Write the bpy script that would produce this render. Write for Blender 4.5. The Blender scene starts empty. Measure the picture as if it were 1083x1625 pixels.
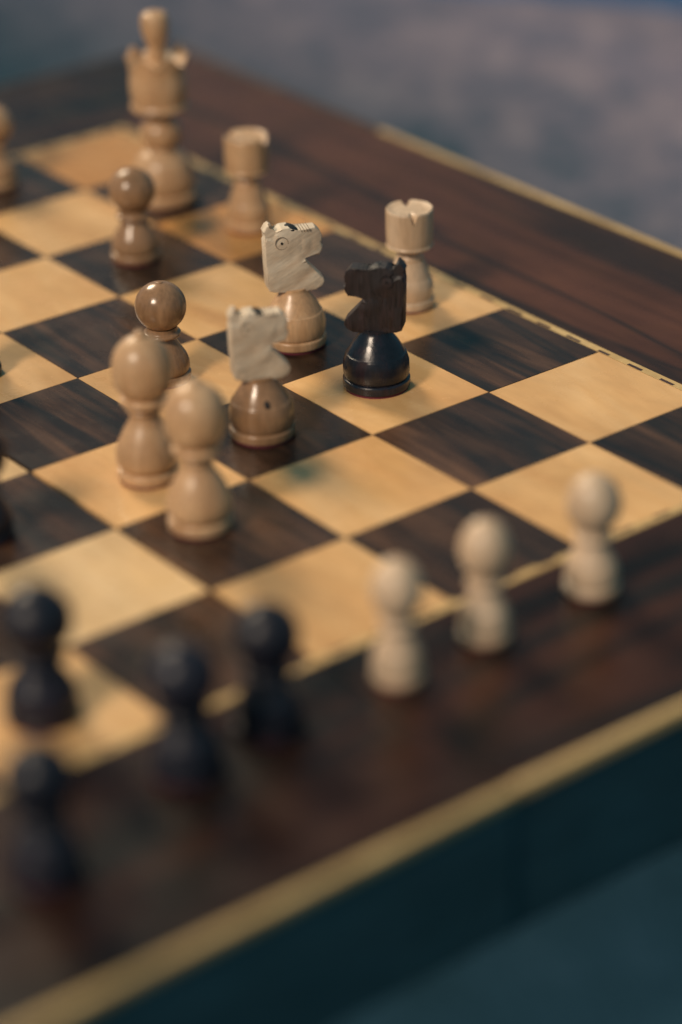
import bpy, bmesh, math, random
from mathutils import Vector, Matrix, noise

scene = bpy.context.scene
C = scene.collection
random.seed(7)
MM = 0.001

# ------------------------------------------------------------------ camera
PAN, TILT, ROLL = 2.494648, 0.487910, -0.025289
CAM = Vector((0.407195, -0.459040, 0.304859))
d = Vector((math.cos(TILT) * math.cos(PAN), math.cos(TILT) * math.sin(PAN), -math.sin(TILT)))
r = d.cross(Vector((0, 0, 1))).normalized()
u = r.cross(d)
r2 = math.cos(ROLL) * r + math.sin(ROLL) * u
u2 = -math.sin(ROLL) * r + math.cos(ROLL) * u
cam_data = bpy.data.cameras.new('camera')
cam = bpy.data.objects.new('camera', cam_data)
C.objects.link(cam)
M4 = Matrix((r2, u2, -d)).transposed().to_4x4()
M4.translation = CAM
cam.matrix_world = M4
cam_data.sensor_fit = 'VERTICAL'
cam_data.sensor_height = 36
cam_data.sensor_width = 24
cam_data.lens = 4175.6 * 36 / 1625
cam_data.clip_start = 0.01
cam_data.clip_end = 100
cam_data.dof.use_dof = True
cam_data.dof.focus_distance = 0.716
cam_data.dof.aperture_fstop = 3.6
scene.camera = cam

# ------------------------------------------------------------------ light
world = bpy.data.worlds.new('World')
scene.world = world
world.use_nodes = True
bg = world.node_tree.nodes['Background']
bg.inputs['Color'].default_value = (0.115, 0.29, 0.37, 1)
bg.inputs['Strength'].default_value = 0.60


def area_lamp(name, az, el, dist, size, power, color, target=(-0.10, -0.10, 0)):
    az, el = math.radians(az), math.radians(el)
    v = Vector((math.cos(el) * math.cos(az), math.cos(el) * math.sin(az), math.sin(el)))
    l = bpy.data.lights.new(name, 'AREA')
    l.shape = 'RECTANGLE'
    l.size, l.size_y = size
    l.energy = power
    l.color = color
    o = bpy.data.objects.new(name, l)
    C.objects.link(o)
    o.location = Vector(target) + v * dist
    o.rotation_euler = v.to_track_quat('Z', 'Y').to_euler()
    return o


# a wide window behind and to one side of the board, a smaller one beside the photographer
v = Vector((math.cos(math.radians(39)) * math.cos(math.radians(175)), math.cos(math.radians(39)) * math.sin(math.radians(175)), math.sin(math.radians(39))))
sp = bpy.data.lights.new('window_light_back', 'SPOT')
sp.energy = 315
sp.color = (1.0, 0.80, 0.565)
sp.shadow_soft_size = 0.42
sp.spot_size = math.radians(22.5)
sp.spot_blend = 1.0
spo = bpy.data.objects.new('window_light_back', sp)
C.objects.link(spo)
spo.location = Vector((-0.10, 0.012, 0)) + v * 2.2
spo.rotation_euler = v.to_track_quat('Z', 'Y').to_euler()
area_lamp('window_light_side', -76, 41, 2.0, (0.35, 0.45), 34, (1.0, 0.80, 0.61))

scene.view_settings.view_transform = 'Standard'
scene.view_settings.look = 'None'
scene.view_settings.exposure = 0
scene.view_settings.gamma = 1
scene.render.engine = 'CYCLES'
scene.cycles.use_denoising = True
scene.cycles.max_bounces = 8


# ------------------------------------------------------------------ materials
def new_mat(name):
    m = bpy.data.materials.new(name)
    m.use_nodes = True
    nt = m.node_tree
    return m, nt, nt.nodes['Principled BSDF']


def ramp(nt, fac, stops):
    n = nt.nodes.new('ShaderNodeValToRGB')
    e = n.color_ramp.elements
    while len(e) < len(stops):
        e.new(0.5)
    for el, (p, c) in zip(e, stops):
        el.position = p
        el.color = (*c, 1)
    nt.links.new(fac, n.inputs['Fac'])
    return n.outputs['Color']


def wood(name, cols, scale, rough=0.32, grain=0.5, bump=0.03, streak=None, spec=0.5, per_object=True, rot=None, val=0.12):
    """grained wood: cols = three colours, scale = xyz frequencies of the grain"""
    m, nt, b = new_mat(name)
    L = nt.links.new
    tc = nt.nodes.new('ShaderNodeTexCoord')
    oi = nt.nodes.new('ShaderNodeObjectInfo')
    add = nt.nodes.new('ShaderNodeVectorMath'); add.operation = 'ADD'
    mul = nt.nodes.new('ShaderNodeVectorMath'); mul.operation = 'SCALE'
    mul.inputs[0].default_value = (3.1, 1.7, 2.3)
    L(oi.outputs['Random'], mul.inputs['Scale'])
    L(tc.outputs['Object'], add.inputs[0]); L(mul.outputs[0], add.inputs[1])
    mp = nt.nodes.new('ShaderNodeMapping')
    mp.inputs['Scale'].default_value = scale
    if rot:
        pre = nt.nodes.new('ShaderNodeMapping'); pre.inputs['Rotation'].default_value = rot
        L(add.outputs[0], pre.inputs['Vector']); add = pre
    L(add.outputs[0], mp.inputs['Vector'])
    n1 = nt.nodes.new('ShaderNodeTexNoise')
    n1.inputs['Scale'].default_value = 1.0
    n1.inputs['Detail'].default_value = 6
    n1.inputs['Roughness'].default_value = 0.62
    n1.inputs['Distortion'].default_value = 0.9
    L(mp.outputs[0], n1.inputs['Vector'])
    col = ramp(nt, n1.outputs['Fac'], [(0.28, cols[0]), (0.5, cols[1]), (0.72, cols[2])])
    # fine pores
    mp2 = nt.nodes.new('ShaderNodeMapping')
    mp2.inputs['Scale'].default_value = tuple(s * 7 for s in scale)
    L(add.outputs[0], mp2.inputs['Vector'])
    n2 = nt.nodes.new('ShaderNodeTexNoise')
    n2.inputs['Scale'].default_value = 1.0
    n2.inputs['Detail'].default_value = 4
    L(mp2.outputs[0], n2.inputs['Vector'])
    fine = ramp(nt, n2.outputs['Fac'], [(0.35, (1 - grain,) * 3), (0.6, (1, 1, 1))])
    mx = nt.nodes.new('ShaderNodeMix'); mx.data_type = 'RGBA'; mx.blend_type = 'MULTIPLY'
    mx.inputs['Factor'].default_value = 1.0
    L(col, mx.inputs['A']); L(fine, mx.inputs['B'])
    out = mx.outputs['Result']
    if streak:
        mp3 = nt.nodes.new('ShaderNodeMapping')
        mp3.inputs['Scale'].default_value = tuple(s * streak[0] for s in scale)
        L(add.outputs[0], mp3.inputs['Vector'])
        n3 = nt.nodes.new('ShaderNodeTexNoise')
        n3.inputs['Scale'].default_value = 1.0
        n3.inputs['Detail'].default_value = 3
        n3.inputs['Distortion'].default_value = 1.6
        L(mp3.outputs[0], n3.inputs['Vector'])
        f = ramp(nt, n3.outputs['Fac'], [(0.44, (0, 0, 0)), (0.485, (1, 1, 1)), (0.50, (1, 1, 1)), (0.57, (0, 0, 0))])
        mx3 = nt.nodes.new('ShaderNodeMix'); mx3.data_type = 'RGBA'
        fm = nt.nodes.new('ShaderNodeMath'); fm.operation = 'MULTIPLY'; fm.inputs[1].default_value = streak[1]
        L(f, fm.inputs[0]); L(fm.outputs[0], mx3.inputs['Factor'])
        L(out, mx3.inputs['A']); mx3.inputs['B'].default_value = (*streak[2], 1)
        out = mx3.outputs['Result']
    # broad, cloudy change of tone across the piece
    n5 = nt.nodes.new('ShaderNodeTexNoise'); n5.inputs['Scale'].default_value = 38; n5.inputs['Detail'].default_value = 3
    L(add.outputs[0], n5.inputs['Vector'])
    cl = ramp(nt, n5.outputs['Fac'], [(0.3, (0.86, 0.84, 0.82)), (0.7, (1.1, 1.1, 1.1))])
    mx5 = nt.nodes.new('ShaderNodeMix'); mx5.data_type = 'RGBA'; mx5.blend_type = 'MULTIPLY'; mx5.inputs['Factor'].default_value = 1.0
    L(out, mx5.inputs['A']); L(cl, mx5.inputs['B']); out = mx5.outputs['Result']
    if per_object:
        hsv = nt.nodes.new('ShaderNodeHueSaturation')
        mr = nt.nodes.new('ShaderNodeMapRange')
        mr.inputs['To Min'].default_value = 1 - val; mr.inputs['To Max'].default_value = 1 + val
        L(oi.outputs['Random'], mr.inputs['Value'])
        L(mr.outputs[0], hsv.inputs['Value']); L(out, hsv.inputs['Color'])
        out = hsv.outputs['Color']
    L(out, b.inputs['Base Color'])
    b.inputs['Specular IOR Level'].default_value = spec
    # uneven varnish
    n4 = nt.nodes.new('ShaderNodeTexNoise')
    n4.inputs['Scale'].default_value = 90
    n4.inputs['Detail'].default_value = 4
    L(add.outputs[0], n4.inputs['Vector'])
    mr2 = nt.nodes.new('ShaderNodeMapRange')
    mr2.inputs['From Min'].default_value = 0.3; mr2.inputs['From Max'].default_value = 0.7
    mr2.inputs['To Min'].default_value = rough * 0.75; mr2.inputs['To Max'].default_value = rough * 1.35
    L(n4.outputs['Fac'], mr2.inputs['Value']); L(mr2.outputs[0], b.inputs['Roughness'])
    bp = nt.nodes.new('ShaderNodeBump')
    bp.inputs['Strength'].default_value = bump * 10
    bp.inputs['Distance'].default_value = 0.0002
    L(n2.outputs['Fac'], bp.inputs['Height']); L(bp.outputs[0], b.inputs['Normal'])
    return m


MAT = {}
MAT['maple'] = wood('maple_veneer', [(0.55, 0.30, 0.120), (0.64, 0.385, 0.170), (0.70, 0.46, 0.235)], (12, 42, 42), 0.25, 0.07, 0.006, val=0.07, spec=0.4)
MAT['maple_sheen'] = wood('maple_veneer_sheen', [(0.60, 0.39, 0.19), (0.69, 0.475, 0.25), (0.75, 0.56, 0.33)], (12, 42, 42), 0.25, 0.07, 0.006, val=0.04, spec=0.5)
MAT['maple_honey'] = wood('honey_maple_veneer', [(0.44, 0.205, 0.062), (0.52, 0.255, 0.085), (0.58, 0.31, 0.12)], (12, 42, 42), 0.25, 0.07, 0.006, val=0.06, spec=0.4)
MAT['walnut'] = wood('walnut_veneer', [(0.014, 0.011, 0.010), (0.060, 0.031, 0.020), (0.145, 0.074, 0.042)], (8, 70, 70), 0.26, 0.28, 0.012, streak=(0.45, 0.7, (0.010, 0.010, 0.011)), val=0.35, spec=0.34)
MAT['frame_x'] = wood('walnut_frame_along', [(0.055, 0.022, 0.013), (0.088, 0.034, 0.020), (0.112, 0.044, 0.026)], (3.0, 24, 24), 0.30, 0.22, 0.012, streak=(0.62, 0.85, (0.020, 0.012, 0.010)), spec=0.22, per_object=False)
MAT['frame_y_shaded'] = wood('walnut_frame_across_shaded', [(0.012, 0.009, 0.008), (0.034, 0.014, 0.010), (0.064, 0.025, 0.015)], (30, 3.5, 30), 0.30, 0.22, 0.012, streak=(0.62, 0.85, (0.008, 0.008, 0.008)), spec=0.2, per_object=False)  # same walnut as the other panels, weaker light put in as darker colour
MAT['strip'] = wood('light_inlay', [(0.44, 0.29, 0.11), (0.54, 0.37, 0.16), (0.60, 0.43, 0.20)], (40, 40, 40), 0.35, 0.15, 0.01, val=0.05)
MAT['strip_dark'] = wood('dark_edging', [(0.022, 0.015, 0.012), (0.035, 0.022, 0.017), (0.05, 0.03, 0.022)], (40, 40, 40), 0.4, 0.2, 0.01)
MAT['body'] = wood('dark_side_teal_lift', [(0.024, 0.066, 0.084), (0.028, 0.076, 0.096), (0.033, 0.087, 0.108)], (8, 8, 120), 0.5, 0.3, 0.02, spec=0.3)  # lifted teal of the shadows put into the side's dark colour
MAT['dash'] = wood('dark_inlay', [(0.035, 0.014, 0.012), (0.05, 0.02, 0.016), (0.07, 0.028, 0.02)], (60, 60, 60), 0.35, 0.2, 0.01)
MAT['box'] = wood('turned_boxwood', [(0.42, 0.245, 0.130), (0.54, 0.335, 0.185), (0.63, 0.42, 0.25)], (170, 170, 26), 0.30, 0.16, 0.02, val=0.05)
MAT['box_pale'] = wood('turned_pale_boxwood', [(0.50, 0.345, 0.22), (0.60, 0.435, 0.295), (0.68, 0.52, 0.37)], (170, 170, 26), 0.36, 0.14, 0.02, val=0.05)
MAT['box_brown'] = wood('turned_brown_wood', [(0.22, 0.125, 0.065), (0.30, 0.175, 0.095), (0.38, 0.23, 0.13)], (170, 170, 26), 0.22, 0.16, 0.02, val=0.05)
MAT['raw'] = wood('carved_pale_wood', [(0.48, 0.365, 0.265), (0.60, 0.50, 0.385), (0.66, 0.58, 0.47)], (45, 190, 230), 0.62, 0.14, 0.05, rot=(0, 0.5, 0), val=0.04, spec=0.3)
MAT['black'] = wood('blackened_wood', [(0.010, 0.013, 0.022), (0.015, 0.017, 0.027), (0.028, 0.019, 0.028)], (200, 200, 30), 0.34, 0.3, 0.03, val=0.2, spec=0.3)
MAT['black_gloss'] = wood('polished_blackened_wood', [(0.010, 0.013, 0.022), (0.015, 0.017, 0.027), (0.040, 0.019, 0.026)], (200, 200, 30), 0.24, 0.3, 0.03, val=0.2)
MAT['black_raw'] = wood('blackened_carved_wood', [(0.012, 0.011, 0.014), (0.022, 0.015, 0.017), (0.040, 0.020, 0.022)], (230, 230, 25), 0.48, 0.5, 0.10, val=0.1)


def plain(name, col, rough=0.6, spec=0.3):
    m, nt, b = new_mat(name)
    n = nt.nodes.new('ShaderNodeTexNoise'); n.inputs['Scale'].default_value = 700
    c = ramp(nt, n.outputs['Fac'], [(0.3, tuple(v * 0.75 for v in col)), (0.7, tuple(v * 1.2 for v in col))])
    nt.links.new(c, b.inputs['Base Color'])
    b.inputs['Roughness'].default_value = rough
    b.inputs['Specular IOR Level'].default_value = spec
    return m


MAT['felt'] = plain('maroon_felt', (0.16, 0.035, 0.055), 0.95, 0.1)
MAT['burn'] = plain('burnt_mark', (0.012, 0.012, 0.014), 0.5)
MAT['burn_line'] = plain('scored_line', (0.22, 0.165, 0.12), 0.8)
MAT['floor'] = plain('blue_floor', (0.03, 0.11, 0.26), 0.6)


def blanket_mat():
    m, nt, b = new_mat('mottled_blanket')
    L = nt.links.new
    tc = nt.nodes.new('ShaderNodeTexCoord')
    n1 = nt.nodes.new('ShaderNodeTexNoise')
    n1.inputs['Scale'].default_value = 38; n1.inputs['Detail'].default_value = 6; n1.inputs['Roughness'].default_value = 0.7
    mpb = nt.nodes.new('ShaderNodeMapping'); mpb.vector_type = 'TEXTURE'
    mpb.inputs['Rotation'].default_value = (0, 0, math.radians(143)); mpb.inputs['Scale'].default_value = (1.5, 1, 1)
    L(tc.outputs['Object'], mpb.inputs['Vector'])
    L(mpb.outputs[0], n1.inputs['Vector'])
    c1 = ramp(nt, n1.outputs['Fac'], [(0.34, (0.085, 0.12, 0.17)), (0.45, (0.21, 0.195, 0.26)), (0.55, (0.28, 0.235, 0.285)), (0.68, (0.38, 0.32, 0.365))])
    # broad noise to break up the dark blue
    n2 = nt.nodes.new('ShaderNodeTexNoise')
    n2.inputs['Scale'].default_value = 2.2; n2.inputs['Detail'].default_value = 3
    L(tc.outputs['Object'], n2.inputs['Vector'])
    sep = nt.nodes.new('ShaderNodeSeparateXYZ'); L(tc.outputs['Object'], sep.inputs[0])
    # mauve to blue towards low y, with shade put into the dark blue
    mr = nt.nodes.new('ShaderNodeMapRange')
    mr.inputs['From Min'].default_value = 0.02; mr.inputs['From Max'].default_value = 0.26
    mr.inputs['To Min'].default_value = 1.0; mr.inputs['To Max'].default_value = 0.0
    L(sep.outputs['Y'], mr.inputs['Value'])
    ad = nt.nodes.new('ShaderNodeMath'); ad.operation = 'ADD'
    sb = nt.nodes.new('ShaderNodeMath'); sb.operation = 'MULTIPLY_ADD'
    L(n2.outputs['Fac'], sb.inputs[0]); sb.inputs[1].default_value = 0.9; sb.inputs[2].default_value = -0.45
    L(mr.outputs[0], ad.inputs[0]); L(sb.outputs[0], ad.inputs[1])
    ad.use_clamp = True
    c2 = ramp(nt, n1.outputs['Fac'], [(0.3, (0.012, 0.040, 0.058)), (0.6, (0.019, 0.056, 0.085)), (0.8, (0.034, 0.076, 0.11))])
    mx = nt.nodes.new('ShaderNodeMix'); mx.data_type = 'RGBA'
    L(ad.outputs[0], mx.inputs['Factor']); L(c1, mx.inputs['A']); L(c2, mx.inputs['B'])
    L(mx.outputs['Result'], b.inputs['Base Color'])
    b.inputs['Roughness'].default_value = 0.95
    b.inputs['Specular IOR Level'].default_value = 0.1
    n3 = nt.nodes.new('ShaderNodeTexNoise'); n3.inputs['Scale'].default_value = 420; n3.inputs['Detail'].default_value = 3
    L(tc.outputs['Object'], n3.inputs['Vector'])
    bp = nt.nodes.new('ShaderNodeBump'); bp.inputs['Strength'].default_value = 0.7; bp.inputs['Distance'].default_value = 0.002
    L(n3.outputs['Fac'], bp.inputs['Height']); L(bp.outputs[0], b.inputs['Normal'])
    return m


MAT['blanket'] = blanket_mat()


# ------------------------------------------------------------------ helpers
def obj(name, bm_or_me, mat, parent=None, smooth=False, loc=None):
    if isinstance(bm_or_me, bmesh.types.BMesh):
        me = bpy.data.meshes.new(name)
        bmesh.ops.recalc_face_normals(bm_or_me, faces=bm_or_me.faces)
        bm_or_me.to_mesh(me)
        bm_or_me.free()
        me.materials.append(MAT[mat])
        if smooth:
            me.shade_smooth()
            me.set_sharp_from_angle(angle=math.radians(38))
    else:
        me = bm_or_me
    o = bpy.data.objects.new(name, me)
    C.objects.link(o)
    if parent:
        o.parent = parent
    if loc:
        o.location = loc
    return o


def thing(name, label, cat, loc=(0, 0, 0), rz=0, group=None):
    o = bpy.data.objects.new(name, None)
    o.empty_display_size = 0.01
    C.objects.link(o)
    o.location = loc
    o.rotation_euler = (0, 0, rz)
    o['label'] = label
    o['category'] = cat
    if group:
        o['group'] = group
    return o


def box_bm(x0, x1, y0, y1, z0, z1, bevel=0, seg=1):
    bm = bmesh.new()
    bmesh.ops.create_cube(bm, size=1)
    for v in bm.verts:
        v.co = Vector(((x0 + x1) / 2 + v.co.x * (x1 - x0), (y0 + y1) / 2 + v.co.y * (y1 - y0), (z0 + z1) / 2 + v.co.z * (z1 - z0)))
    if bevel:
        bmesh.ops.bevel(bm, geom=list(bm.edges), offset=bevel, segments=seg, affect='EDGES', profile=0.6)
    return bm


def prism_bm(poly, z0, z1, bevel=0):
    bm = bmesh.new()
    lo = [bm.verts.new((x, y, z0)) for x, y in poly]
    hi = [bm.verts.new((x, y, z1)) for x, y in poly]
    bm.faces.new(lo[::-1]); bm.faces.new(hi)
    n = len(poly)
    for i in range(n):
        bm.faces.new((lo[i], lo[(i + 1) % n], hi[(i + 1) % n], hi[i]))
    if bevel:
        top = [e for e in bm.edges if all(abs(v.co.z - z1) < 1e-9 for v in e.verts)]
        bmesh.ops.bevel(bm, geom=top, offset=bevel, segments=1, affect='EDGES')
    return bm


def smooth_profile(pts, sub=4):
    """Catmull-Rom through (r,h) points; a point with a third value True is a crisp corner"""
    out = []
    n = len(pts)
    for i in range(n - 1):
        p1, p2 = pts[i], pts[i + 1]
        p0 = pts[i - 1] if i > 0 and len(p1) < 3 else p1
        p3 = pts[i + 2] if i + 2 < n and len(p2) < 3 else p2
        for k in range(sub):
            t = k / sub
            q = []
            for a in (0, 1):
                q.append(0.5 * (2 * p1[a] + (p2[a] - p0[a]) * t + (2 * p0[a] - 5 * p1[a] + 4 * p2[a] - p3[a]) * t * t + (3 * p1[a] - p0[a] - 3 * p2[a] + p3[a]) * t ** 3))
            out.append((max(q[0], 0), q[1]))
    out.append((pts[-1][0], pts[-1][1]))
    return out


def lathe_bm(prof, seg=48, rs=1.0, hs=1.0, wob=0.0, seed=0, warp=None):
    """closed lathe of a profile in mm; ends are capped"""
    bm = bmesh.new()
    rings = []
    for (rr, h) in prof:
        ring = []
        for k in range(seg):
            a = 2 * math.pi * k / seg
            rad = rr * rs
            if wob:
                rad *= 1 + wob * noise.noise(Vector((math.cos(a) * 0.8, math.sin(a) * 0.8, h * 0.12 + seed * 7.3)))
            co = Vector((rad * math.cos(a) * MM, rad * math.sin(a) * MM, h * hs * MM))
            if warp:
                co = warp(co, rr, a)
            ring.append(co)
        rings.append(ring)
    vr = []
    for (rr, h), ring in zip(prof, rings):
        if rr < 1e-4:
            vr.append([bm.verts.new(ring[0])])
        else:
            vr.append([bm.verts.new(c) for c in ring])
    for A, B in zip(vr, vr[1:]):
        for k in range(seg):
            k2 = (k + 1) % seg
            if len(A) == 1 and len(B) == 1:
                continue
            if len(A) == 1:
                bm.faces.new((A[0], B[k2], B[k]))
            elif len(B) == 1:
                bm.faces.new((A[k], A[k2], B[0]))
            else:
                bm.faces.new((A[k], A[k2], B[k2], B[k]))
    if len(vr[0]) > 1:
        bm.faces.new(vr[0][::-1])
    if len(vr[-1]) > 1:
        bm.faces.new(vr[-1])
    return bm


def ball_profile(R, cz, z0, squash=1.0, n=18):
    a0 = math.asin(max(-1, min(1, (z0 - cz) / (R * squash))))
    return [(R * math.cos(a0 + (math.pi / 2 - a0) * k / n) if k < n else 0.0, cz + R * squash * math.sin(a0 + (math.pi / 2 - a0) * k / n)) for k in range(n + 1)]


# ------------------------------------------------------------------ floor and blanket
BZ = -0.036
fl = obj('floor', box_bm(-6, 6, -6, 6, BZ - 0.06, BZ - 0.008), 'floor')
fl['kind'] = 'structure'


def blanket():
    bm = bmesh.new()
    # outline: one straight edge runs behind the board's corner
    N = 150
    o = Vector((-0.413, 0.314)); ex = Vector((0.86, 0.51)).normalized(); ey = Vector((ex.y, -ex.x))
    W0, W1, D1 = -1.1, 1.0, 1.6
    grid = []
    for i in range(N + 1):
        row = []
        for j in range(N + 1):
            s = W0 + (W1 - W0) * i / N
            t = D1 * j / N
            wob = 0.006 * noise.noise(Vector((s * 9, 0, 3))) * max(0, 1 - t / 0.1)
            p = o + ex * s + ey * (t + wob)
            dx = max(-0.40 - p.x, p.x - 0.08, 0); dy = max(-0.40 - p.y, p.y - 0.08, 0)
            out = min(1, math.hypot(dx, dy) / 0.08)
            z = BZ - 0.0002 - 0.0028 * out * (0.5 + 0.5 * noise.noise(Vector((p.x * 14, p.y * 14, 1)))) - 0.0012 * out * (0.5 + 0.5 * noise.noise(Vector((p.x * 55, p.y * 55, 5))))
            if t < 0.012:
                z -= 0.0025 * (1 - t / 0.012)
            row.append(bm.verts.new((p.x, p.y, z)))
        grid.append(row)
    for i in range(N):
        for j in range(N):
            bm.faces.new((grid[i][j], grid[i + 1][j], grid[i + 1][j + 1], grid[i][j + 1]))
    # hem: turn the edge down
    rim = [e_ for e_ in bm.edges if e_.is_boundary]
    ex_ = bmesh.ops.extrude_edge_only(bm, edges=rim)
    for v in ex_['geom']:
        if isinstance(v, bmesh.types.BMVert):
            v.co.z = BZ - 0.0078
    return bm


bl = obj('blanket', blanket(), 'blanket', smooth=True)
bl['label'] = 'soft mottled mauve and blue blanket spread under the chess board'
bl['category'] = 'blanket'

# ------------------------------------------------------------------ chess board
S = 0.04
X0, X1, Y0, Y1 = -0.32, 0.0, -0.32, 0.0
FW = 0.0655       # outer edge of the frame veneer beyond the squares
EW = 0.0682       # outer edge of the light edging
ST = 0.0026       # inlay strip width
GAP = 0.00022     # half of the folding seam
YF = -0.16


def proud(y):
    # the other half of the folding board stands a little proud of this one and is not quite square
    return 0.0004 + 0.0038 * min(1, max(0, (YF - y) / 0.2255))


board = thing('chess_board', 'folding wooden chess board with walnut frame and light inlaid edging', 'chess board', (0, 0, BZ))
up = -BZ          # board children are placed relative to its base
T = 0.0012


def bpart(name, bm, mat, smooth=False, parent=None):
    for v in bm.verts:
        v.co.z += up
    return obj(name, bm, mat, parent or board, smooth)


# two box halves
bpart('body', box_bm(X0 - EW + 0.0004, X1 + EW - 0.0004, YF + GAP, Y1 + EW - 0.0004, BZ, -T - 0.0001, 0.0004), 'body')
ya, yb = Y0 - EW + 0.0004, YF - GAP
bpart('body', prism_bm([(X0 - EW + 0.0004, ya), (X1 + EW - 0.0004 + proud(ya), ya), (X1 + EW - 0.0004 + proud(yb), yb), (X0 - EW + 0.0004, yb)], BZ, -T - 0.0001, 0.0004), 'body')

# squares: alike pieces share a mesh
sq_me = {}
for m in ('maple', 'maple_sheen', 'maple_honey', 'walnut'):
    bm = box_bm(-S / 2 + 0.00007, S / 2 - 0.00007, -S / 2 + 0.00007, S / 2 - 0.00007, -T, 0, 0)
    top = [e for e in bm.edges if all(v.co.z > -1e-6 for v in e.verts)]
    bmesh.ops.bevel(bm, geom=top, offset=0.00010, segments=1, affect='EDGES')
    me = bpy.data.meshes.new('square'); bm.to_mesh(me); bm.free(); me.materials.append(MAT[m]); sq_me[m] = me
for i in range(8):
    for j in range(8):
        m = 'maple' if (i + j) % 2 else 'walnut'
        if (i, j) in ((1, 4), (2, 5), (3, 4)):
            m = 'maple_sheen'       # varnish sheen put into the veneer's colour
        elif (i, j) in ((7, 0), (5, 0), (7, 2)):
            m = 'maple_honey'
        y = -(j + 0.5) * S
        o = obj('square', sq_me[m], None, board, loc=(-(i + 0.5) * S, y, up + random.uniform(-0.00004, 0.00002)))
        if j in (3, 4):
            o.scale.y = 1 - 2 * GAP / S
            o.location.y = y + (GAP if j == 3 else -GAP)


def strip_run(name, x0, x1, y0, y1, z0, z1, mat, bev, seg=2):
    return bpart(name, box_bm(x0, x1, y0, y1, z0, z1, bev, seg), mat, smooth=True)


e = 0.00005
# inlaid light strips round the squares
strip_run('inlay_strip', X0 - ST, X1 + ST, Y1 + e, Y1 + ST, -T, 0.00006, 'strip', 0.00008, 1)
strip_run('inlay_strip', X0 - ST, X1 + ST, Y0 - ST, Y0 - e, -T, 0.00006, 'strip', 0.00008, 1)
for x0, x1 in ((X1 + e, X1 + ST), (X0 - ST, X0 - e)):
    strip_run('inlay_strip', x0, x1, YF + GAP, Y1, -T, 0.00005, 'strip', 0.00008, 1)
    strip_run('inlay_strip', x0, x1, Y0, YF - GAP, -T, 0.00005, 'strip', 0.00008, 1)

# dark dashes let into the inner edge of the strips
DL, DW, DP = 0.0056, 0.00100, 0.0125
bm = box_bm(-DL / 2, DL / 2, -DW / 2, DW / 2, -0.0005, 0.00012, 0.00004)
dash_me = bpy.data.meshes.new('inlay_dash'); bm.to_mesh(dash_me); bm.free(); dash_me.materials.append(MAT['dash'])
n = int(0.32 / DP)
for k in range(n + 1):
    s = -0.0035 - k * DP
    if s < -0.318:
        break
    sc = random.uniform(0.75, 1.12)
    for (x, y, rz) in ((s, Y1 + DW / 2 + 0.0001, 0), (s, Y0 - DW / 2 - 0.0001, 0), (X1 + DW / 2 + 0.0001, s, math.pi / 2), (X0 - DW / 2 - 0.0001, s, math.pi / 2)):
        if rz and abs(s - YF) < 0.005:
            continue
        o = obj('inlay_dash', dash_me, None, board, loc=(x, y, up))
        o.rotation_euler.z = rz
        o.scale.x = sc

# frame veneers, mitred at the corners, cut at the folding seam
a = ST + e
for (mat, poly) in (
        ('frame_x', [(X0 - a, Y1 + a), (X1 + a, Y1 + a), (X1 + FW, Y1 + FW), (X0 - FW, Y1 + FW)]),
        ('frame_x', [(X0 - FW, Y0 - FW), (X1 + FW, Y0 - FW), (X1 + a, Y0 - a), (X0 - a, Y0 - a)]),
        ('frame_y_shaded', [(X1 + a + e, Y1 + a - e), (X1 + a + e, YF + GAP), (X1 + FW, YF + GAP), (X1 + FW, Y1 + FW - 2 * e)]),
        ('frame_y_shaded', [(X1 + a + e, YF - GAP), (X1 + a + e, Y0 - a + e), (X1 + FW, Y0 - FW + 2 * e), (X1 + FW + proud(Y0 - FW), Y0 - FW + 2 * e), (X1 + FW + proud(YF), YF - GAP)]),
        ('frame_y_shaded', [(X0 - a - e, YF + GAP), (X0 - a - e, Y1 + a - e), (X0 - FW, Y1 + FW - 2 * e), (X0 - FW, YF + GAP)]),
        ('frame_y_shaded', [(X0 - a - e, Y0 - a + e), (X0 - a - e, YF - GAP), (X0 - FW, YF - GAP), (X0 - FW, Y0 - FW + 2 * e)])):
    bpart('frame_panel', prism_bm(poly, -T, -0.00003, 0.0001), mat)

# edging: light wood round the frame, dark round the far corner
ez0, ez1 = -0.0030, 0.00035
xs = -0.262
strip_run('edge_strip', xs, X1 + EW, Y1 + FW + e, Y1 + EW, ez0, ez1, 'strip', 0.0006)
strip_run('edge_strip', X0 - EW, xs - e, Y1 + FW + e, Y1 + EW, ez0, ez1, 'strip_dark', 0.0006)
strip_run('edge_strip', X0 - EW, X1 + EW + proud(Y0 - EW), Y0 - EW, Y0 - FW - e, ez0, ez1, 'strip', 0.0006)
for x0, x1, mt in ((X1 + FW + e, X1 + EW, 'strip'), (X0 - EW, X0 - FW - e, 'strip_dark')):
    strip_run('edge_strip', x0, x1, YF + GAP, Y1 + FW, ez0, ez1, mt, 0.0006)
    o = strip_run('edge_strip', x0, x1, Y0 - FW, YF - GAP, ez0, ez1, mt, 0.0006)
    if x0 > 0:
        for v_ in o.data.vertices:
            v_.co.x += proud(v_.co.y)


# ------------------------------------------------------------------ chess pieces
def turned(name, prof, mat, parent, rs=1.0, hs=1.0, seed=0, seg=48, sub=4, raw=False, warp=None):
    p = prof if raw else smooth_profile(prof, sub)
    return obj(name, lathe_bm(p, seg, rs, hs, 0.012, seed, warp), mat, parent, smooth=True)


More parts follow.
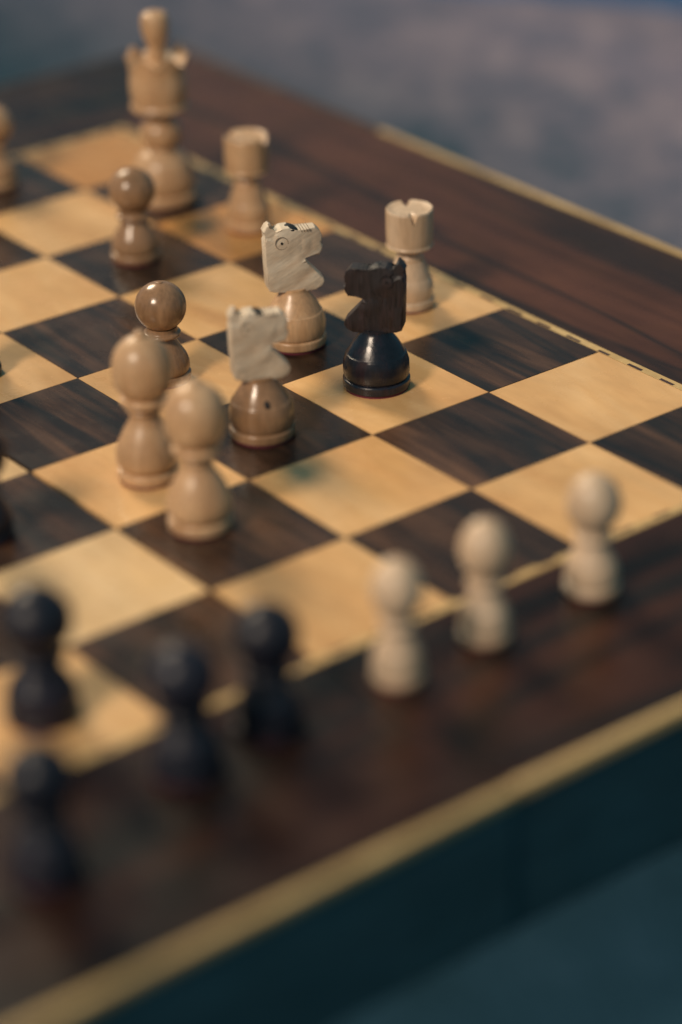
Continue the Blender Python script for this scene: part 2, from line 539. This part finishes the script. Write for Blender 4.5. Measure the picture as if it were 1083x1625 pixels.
def foot(t, R, hs, mat, seed, ring=2.4):
    """felt pad and turned base ring; returns height (mm) of its top"""
    turned('felt_pad', [(R * 0.95, 0), (R * 0.96, 0.5 * hs)], 'felt', t, raw=True, seed=seed)
    turned('base', [(R * 0.93, 0.5, 1), (R * 0.985, 0.75), (R, 1.2), (R, ring - 0.4), (R * 0.985, ring), (R * 0.955, ring + 0.2, 1), (R * 0.9, ring + 0.4, 1)], mat, t, hs=hs, seed=seed)


def pawn(label, xy, mat, rs=1.0, hs=1.0, group='pawns', rz=0.0, rh=None):
    t = thing('chess_pawn', label, 'chess pawn', (*xy, 0.00002), rz, group)
    sd = random.random() * 50
    foot(t, 7.4 * rs, hs, mat, sd)
    turned('body', [(6.5, 2.7, 1), (6.75, 3.0), (7.05, 3.8), (7.1, 4.9), (6.85, 6.3), (6.35, 7.7), (6.05, 8.3, 1), (5.9, 8.5, 1), (5.2, 9.7), (4.3, 11.2), (3.6, 12.5), (3.3, 13.3, 1)], mat, t, rs, hs, sd)
    turned('collar', [(3.3, 13.2, 1), (4.7, 13.5), (5.2, 14.0), (5.0, 14.6), (4.4, 15.0), (4.2, 16.2, 1)], mat, t, rs, hs, sd)
    R = rh or 7.05
    h = turned('head', ball_profile(R, 29.2 - R, 15.9), mat, t, rs if not rh else 1, hs, sd, raw=True)
    turned('turning_nub', [(1.0, 28.9, 1), (0.95, 29.25), (0.6, 29.4), (0.0, 29.45)], mat, h, rs, hs, sd, seg=16)
    return t


def bishop(label, xy, mat, rs=1.0, hs=1.0):
    t = thing('chess_bishop', label, 'chess bishop', (*xy, 0.00002), 0, 'bishops')
    sd = random.random() * 50
    foot(t, 7.9 * rs, hs, mat, sd, 3.0)
    turned('body', [(6.7, 3.2, 1), (7.0, 3.7), (7.8, 4.8), (8.0, 6.6), (7.6, 9.0), (6.7, 11.4), (5.6, 13.6), (4.5, 15.4), (3.8, 16.9), (3.5, 18.0), (3.6, 18.8, 1)], mat, t, rs, hs, sd)
    turned('collar', [(3.6, 18.7, 1), (4.5, 19.1), (4.5, 19.5), (4.0, 20.0, 1), (4.6, 20.4), (5.7, 21.1), (6.1, 21.9), (5.8, 22.7), (4.9, 23.1, 1), (4.7, 24.6, 1)], mat, t, rs, hs, sd)
    h = turned('head', [(4.9, 23.5, 1), (6.5, 25.0), (7.4, 27.4), (7.65, 30.2), (7.3, 33.2), (6.2, 35.8), (4.5, 37.6), (2.7, 38.7), (1.6, 39.1, 1)], mat, t, rs, hs, sd)
    turned('tip', [(1.6, 38.9, 1), (1.55, 39.6), (1.2, 40.2), (0.6, 40.55), (0.0, 40.6)], mat, h, rs, hs, sd, seg=20)
    return t


def rook(label, xy, mat, rz, rs=1.0, hs=1.0, vw=1.25):
    t = thing('chess_rook', label, 'chess rook', (*xy, 0.00002), rz, 'rooks')
    sd = random.random() * 50
    foot(t, 7.0 * rs, hs, mat, sd, 2.8)
    turned('body', [(6.2, 3.1, 1), (6.4, 3.4), (6.65, 5.0), (6.7, 6.6), (6.35, 8.2), (5.9, 9.2, 1), (5.8, 9.4, 1), (5.5, 10.6), (4.9, 12.4), (4.2, 14.4, 1), (4.0, 14.5, 1), (4.05, 15.4), (3.5, 16.4), (3.2, 17.6), (3.2, 18.6, 1)], mat, t, rs, hs, sd)
    prof = smooth_profile([(3.1, 18.3, 1), (5.6, 18.4), (6.6, 18.7), (6.85, 19.2), (6.6, 19.7, 1), (6.62, 20.0, 1), (6.75, 22.0), (6.8, 26.0), (6.8, 29.2), (6.72, 29.8), (6.5, 30.1)], 5)
    prof += [(6.5 - 6.5 * k / 13, 30.1 - 0.5 * math.sin(min(1, k / 5) * math.pi / 2)) for k in range(1, 14)]
    prof[-1] = (0.0, prof[-1][1])

    def cut(co, rr, an):
        # four V cuts through the rim, deepest at the rim
        z = co.z / MM
        if z > 24:
            x, y = co.x / MM, co.y / MM
            dd = abs(y)
            rad = math.hypot(x, y)
            depth = 0.35 + 3.0 * min(1, rad / 6.3) ** 2.5
            lim = 30.1 - depth * max(0, 1 - dd / vw)
            if z > lim:
                co = Vector((co.x, co.y, lim * MM))
        return co
    turned('battlement', prof, mat, t, rs, hs, sd, seg=112, raw=True, warp=cut)
    return t


def king(label, xy, mat, rz):
    t = thing('chess_king', label, 'chess king', (*xy, 0.00002), rz)
    sd = 11.0
    foot(t, 10.5, 1, mat, sd, 3.2)
    turned('body', [(9.3, 3.6, 1), (9.4, 4.0), (10.0, 5.5), (10.0, 7.5), (9.6, 9.8, 1), (9.45, 10.0, 1), (9.0, 12.0), (7.9, 14.2), (6.2, 15.9), (4.7, 16.8), (4.3, 17.6), (4.2, 18.2, 1)], mat, t, 1, 1, sd)
    turned('neck_ring', [(4.1, 18.0, 1), (5.2, 18.7), (6.3, 20.4), (6.6, 22.4), (6.2, 24.6), (5.0, 26.4), (3.9, 27.4), (3.7, 29.0), (4.2, 30.4, 1)], mat, t, 1, 1, sd)
    outer = smooth_profile([(4.1, 29.9, 1), (7.4, 30.2), (8.9, 30.9), (9.1, 31.8), (8.7, 32.5, 1), (8.45, 32.9, 1), (8.8, 35.0), (9.1, 38.0), (8.9, 41.0), (8.8, 43.0), (9.2, 45.5), (9.75, 48.2), (9.9, 49.0)], 5)
    prof = outer + [(9.6, 49.0), (8.9, 48.0), (8.2, 46.6), (7.6, 45.6), (6.0, 45.2), (4.0, 45.5), (2.5, 46.0), (0.0, 46.2)]

    def cut(co, rr, an):
        z = co.z / MM
        if z > 40 and rr > 7.5:
            w = 0.5 - 0.5 * math.cos(an * 7)          # points of the crown
            lim = 45.8 + 3.2 * w
            if z > lim:
                co = Vector((co.x, co.y, (lim + (z - lim) * 0.05) * MM))
        return co
    turned('crown', prof, mat, t, 1, 1, sd, seg=140, raw=True, warp=cut)
    turned('finial', [(2.6, 45.6, 1), (2.5, 48.0), (2.7, 51.0), (3.5, 53.0), (4.2, 55.4), (4.45, 57.6), (4.35, 59.6), (3.8, 61.0), (2.4, 61.7), (0.0, 61.9)], mat, t, 1, 1, sd, seg=40)
    return t


# side outline of a knight's head, (forward, height) in mm
HEAD = [(-7.9, 18.6), (-7.5, 17.6), (-6.0, 17.0), (-2.2, 16.7), (2.1, 16.4), (5.8, 16.5), (7.5, 17.4), (8.25, 18.7), (8.0, 19.8), (3.2, 25.0),
        (2.1, 26.2), (3.0, 26.8), (7.1, 26.6), (7.9, 27.9), (8.2, 29.1), (7.0, 29.55), (7.9, 30.4), (8.0, 32.2), (7.5, 33.6), (6.1, 34.9),
        (3.4, 34.7), (1.3, 34.3), (0.4, 34.5), (-1.4, 35.7), (-3.4, 35.6), (-4.9, 34.6), (-5.6, 34.6), (-5.9, 36.3), (-6.7, 36.9), (-7.6, 36.4),
        (-8.5, 34.9), (-7.7, 33.2), (-8.3, 31.8), (-8.1, 25.5)]
HT = 2.5


def relief(x, z):
    # carved relief of the flat of the head, mm: full cheek, hollow neck, raised chest and muzzle
    g = lambda cx, cz, w: math.exp(-((x - cx) ** 2 + (z - cz) ** 2) / w)
    return 0.55 * g(-2.6, 30.3, 13) - 0.55 * g(1.2, 24.2, 9) + 0.30 * g(4.5, 19.5, 9) + 0.22 * g(6.3, 30.6, 4) - 0.35 * g(3.4, 30.6, 2.5) - 0.30 * g(-6.5, 22, 16)


def knight(label, xy, mat, hmat, face, dark=False, rs=1.0, hx=1.0):
    t = thing('chess_knight', label, 'chess knight', (*xy, 0.00002), face, 'knights')
    sd = random.random() * 50
    foot(t, 8.9 * rs, 1, mat, sd, 3.0)
    turned('body', [(8.0, 3.3, 1), (8.35, 3.5), (8.65, 4.2), (8.8, 6.0), (8.6, 8.2), (8.0, 10.2, 1), (7.7, 10.4, 1), (7.0, 11.7), (5.9, 13.5), (4.8, 15.0), (4.0, 16.3), (3.8, 17.2, 1)], mat, t, rs, 1, sd)
    bm = bmesh.new()
    lo = [bm.verts.new((x * MM, -HT * MM, z * MM)) for x, z in HEAD]
    hi = [bm.verts.new((x * MM, HT * MM, z * MM)) for x, z in HEAD]
    f0 = bm.faces.new(lo); f1 = bm.faces.new(hi[::-1])
    nn = len(HEAD)
    for k in range(nn):
        bm.faces.new((lo[k], hi[k], hi[(k + 1) % nn], lo[(k + 1) % nn]))
    rim = list(f0.edges) + list(f1.edges)
    bmesh.ops.bevel(bm, geom=rim, offset=0.42 * MM, segments=3, affect='EDGES', profile=0.6, clamp_overlap=True)
    bmesh.ops.triangulate(bm, faces=[f for f in bm.faces if len(f.verts) > 4])
    flat = [f for f in bm.faces if abs(f.normal.y) > 0.99]
    inner = [e_ for e_ in bm.edges if len(e_.link_faces) == 2 and all(abs(f.normal.y) > 0.99 for f in e_.link_faces)]
    for _ in range(3):
        inner = [e_ for e_ in bm.edges if len(e_.link_faces) == 2 and all(abs(f.normal.y) > 0.99 for f in e_.link_faces) and e_.calc_length() > 1.1 * MM]
        bmesh.ops.subdivide_edges(bm, edges=inner, cuts=1)
        bmesh.ops.triangulate(bm, faces=[f for f in bm.faces if len(f.verts) > 3 and abs(f.normal.y) > 0.99])
        bmesh.ops.beautify_fill(bm, faces=[f for f in bm.faces if abs(f.normal.y) > 0.99], edges=[e_ for e_ in bm.edges if len(e_.link_faces) == 2 and all(abs(f.normal.y) > 0.99 for f in e_.link_faces)])
    for v in bm.verts:
        if all(abs(f.normal.y) > 0.99 for f in v.link_faces):
            x, z = v.co.x / MM, v.co.z / MM
            k = relief(x, z) + 0.16 * noise.noise(Vector((x * 0.5, z * 0.5, sd + (9 if v.co.y > 0 else 0))))
            v.co.y += math.copysign(k * MM, v.co.y)
    # taper the muzzle and round the bottom a little: it is carved from a plank
    for v in bm.verts:
        x, z = v.co.x / MM, v.co.z / MM
        k = 1.0
        if x > 2 and z > 26:
            k -= 0.30 * (x - 2) / 6
        if z > 33 and x < -5:
            k -= 0.22
        v.co.y *= k
    h = obj('head', bm, hmat, t, smooth=True)
    h.scale.x = hx
    me = h.data
    me.set_sharp_from_angle(angle=math.radians(30))
    lm = 'burn' if dark else 'burn_line'
    for s in (-1, 1):
        # scored ring round each eye, a drilled pupil
        bm = bmesh.new()
        R1, R2 = 1.85, 1.70
        K = 36
        cx, cz = -3.7, 31.6
        rl = relief(cx, cz) + 0.06
        vs = []
        for k in range(K):
            an = 2 * math.pi * k / K
            vs.append([bm.verts.new(((cx + rr * math.cos(an)) * MM, s * yy * MM, (cz + rr * math.sin(an)) * MM)) for rr, yy in ((R1, HT - 0.3), (R1, HT + rl), (R2, HT + rl), (R2, HT - 0.3))])
        for k in range(K):
            A, B = vs[k], vs[(k + 1) % K]
            for q in range(4):
                bm.faces.new((A[q], B[q], B[(q + 1) % 4], A[(q + 1) % 4]))
        ey = obj('eye', bm, lm, h)
        bm = bmesh.new()
        bmesh.ops.create_cone(bm, cap_ends=True, segments=12, radius1=0.36 * MM, radius2=0.36 * MM, depth=0.4 * MM,
                              matrix=Matrix.Translation((cx * MM, s * (HT + rl - 0.12) * MM, cz * MM)) @ Matrix.Rotation(math.pi / 2, 4, 'X'))
        obj('pupil', bm, 'burn', h)
        bm = box_bm(6.9 * MM, 7.55 * MM, s * 2.3 * MM - 0.4 * MM, s * 2.3 * MM + 0.4 * MM, 31.9 * MM, 32.6 * MM, 0.15 * MM)
    if dark:
        # carved locks of the mane on both faces
        for s in (-1, 1):
            for k in range(5):
                x = -7.0 + k * 1.25
                z0_, z1_ = 18.2 + 0.3 * (k % 2), 32.6 - 0.5 * abs(k - 2) - (3.2 if k in (2, 3) else 0)
                obj('mane_lock', box_bm((x - 0.48) * MM, (x + 0.48) * MM, s * HT * MM - 0.4 * MM, s * HT * MM + 0.2 * MM, z0_ * MM, z1_ * MM, 0.17 * MM, 2), hmat, h, smooth=True)
    else:
        for s in (-1, 1):
            # chisel cut under the jaw
            for k in range(3):
                x0_, zz = 0.3 + k * 0.9, 25.6 + k * 0.32
                obj('jaw_cut', box_bm(x0_ * MM, (x0_ + 0.95) * MM, s * (HT + relief(x0_, zz)) * MM - 0.15 * MM, s * (HT + relief(x0_, zz)) * MM + 0.10 * MM, (zz - 0.08) * MM, (zz + 0.09) * MM), lm, h)
    # burnt forelock between ears and nose
    bm = bmesh.new()
    bmesh.ops.create_icosphere(bm, subdivisions=2, radius=1)
    for v in bm.verts:
        k = 1 + 0.18 * noise.noise(v.co * 2.1 + Vector((sd, 0, 0)))
        v.co = Vector(((-0.5 + v.co.x * 1.9 * k) * MM, v.co.y * 2.75 * k * MM, (34.9 + v.co.z * 0.8 * k - v.co.x * 0.45) * MM))
    obj('forelock', bm, 'burn', h)
    for k in range(4):
        x = 2.1 + k * 0.75
        obj('nose_groove', box_bm((x - 0.10) * MM, (x + 0.10) * MM, -2.6 * MM, 2.6 * MM, 34.2 * MM, (34.51 + 0.2 * (x - 1.3) / 2.1) * MM), lm, h)
    # dark split between the ears
    obj('ear_split', box_bm(-7.0 * MM, -6.2 * MM, -2.3 * MM, -0.5 * MM, 36.2 * MM, 37.0 * MM, 0.12 * MM), lm, h)
    return t


R_ = math.radians
king('tall light wooden king with notched crown and round-topped finial', (-0.2561, -0.0254), 'box', 0.3)
rook('tan wooden rook with notched top standing between the king and the pale rook', (-0.2189, -0.0190), 'box', R_(26), vw=1.9)
rook('pale cream wooden rook with a V notch, directly behind the black knight', (-0.1392, -0.0192), 'box_pale', R_(-29))
knight('pale carved wooden knight in crisp detail behind the other pale knight', (-0.1396, -0.0604), 'box', 'raw', R_(67), rs=0.97)
kb = knight('pale carved wooden knight beside the two bishops on a dark square', (-0.0989, -0.1019), 'box_brown', 'raw', R_(67), rs=0.98, hx=0.93)
hole_az = R_(-37) + R_(14) - R_(67)
bm = bmesh.new()
bmesh.ops.create_uvsphere(bm, u_segments=16, v_segments=8, radius=1)
for v_ in bm.verts:
    v_.co = Vector((v_.co.x * 0.5, v_.co.y * 0.75, v_.co.z * 1.15)) * MM
hb = [c_ for c_ in kb.children if c_.name.startswith('body')][0]
ho = obj('dowel_hole', bm, 'burn', hb, smooth=True, loc=(6.9 * MM * math.cos(hole_az), 6.9 * MM * math.sin(hole_az), 11.6 * MM))
ho.rotation_euler = (0, R_(-42), hole_az)
knight('blackened wooden knight alone on a light square', (-0.1029, -0.0605), 'black_gloss', 'black_raw', R_(221), dark=True, rs=1.03)
bishop('round-headed wooden bishop on a light square beside the other bishop', (-0.0980, -0.1385), 'box')
bishop('round-headed wooden bishop on a dark square beside the folding seam', (-0.0676, -0.1436), 'box', rs=1.02, hs=0.985)
pawn('glossy brown wooden pawn on a dark square in front of the king', (-0.2214, -0.0597), 'box_brown', hs=0.985)
pawn('tan wooden pawn with round head just behind the two bishops', (-0.1439, -0.1021), 'box_brown', hs=0.98)
pawn('light wooden pawn near the board corner, one square away from the king', (-0.3038, -0.0598), 'box', rs=1.05, hs=0.92)
pawn('light pawn on the walnut frame, farthest from the black pawns', (0.0172, -0.0919), 'box_pale', rs=0.90, hs=1.04)
pawn('middle one of three light pawns in a row on the walnut frame', (0.0178, -0.1250), 'box_pale', rs=0.83, hs=1.035)
pawn('light pawn on the walnut frame right next to the black pawns', (0.0191, -0.1513), 'box_pale', rs=0.82, hs=1.03)
pawn('black pawn on the walnut frame right next to the light pawns', (0.0170, -0.1849), 'black', rs=1.06, hs=1.04)
pawn('black pawn on the walnut frame, second from the light pawns', (0.0195, -0.2081), 'black', rs=1.06, hs=1.05)
pawn('black pawn on the walnut frame, third from the light pawns', (0.0323, -0.2506), 'black', rs=1.05, hs=1.04)
pawn('stout black pawn on a light square at the edge of the squares', (-0.0183, -0.2197), 'black', rs=1.14, hs=1.08)
pawn('black pawn on a dark square across the folding seam from the bishops', (-0.0972, -0.1874), 'black', rs=1.02, hs=1.0)
pawn('black pawn on a light square beyond the bishops, against the folding seam', (-0.1809, -0.1404), 'black', rs=1.02, hs=1.0)
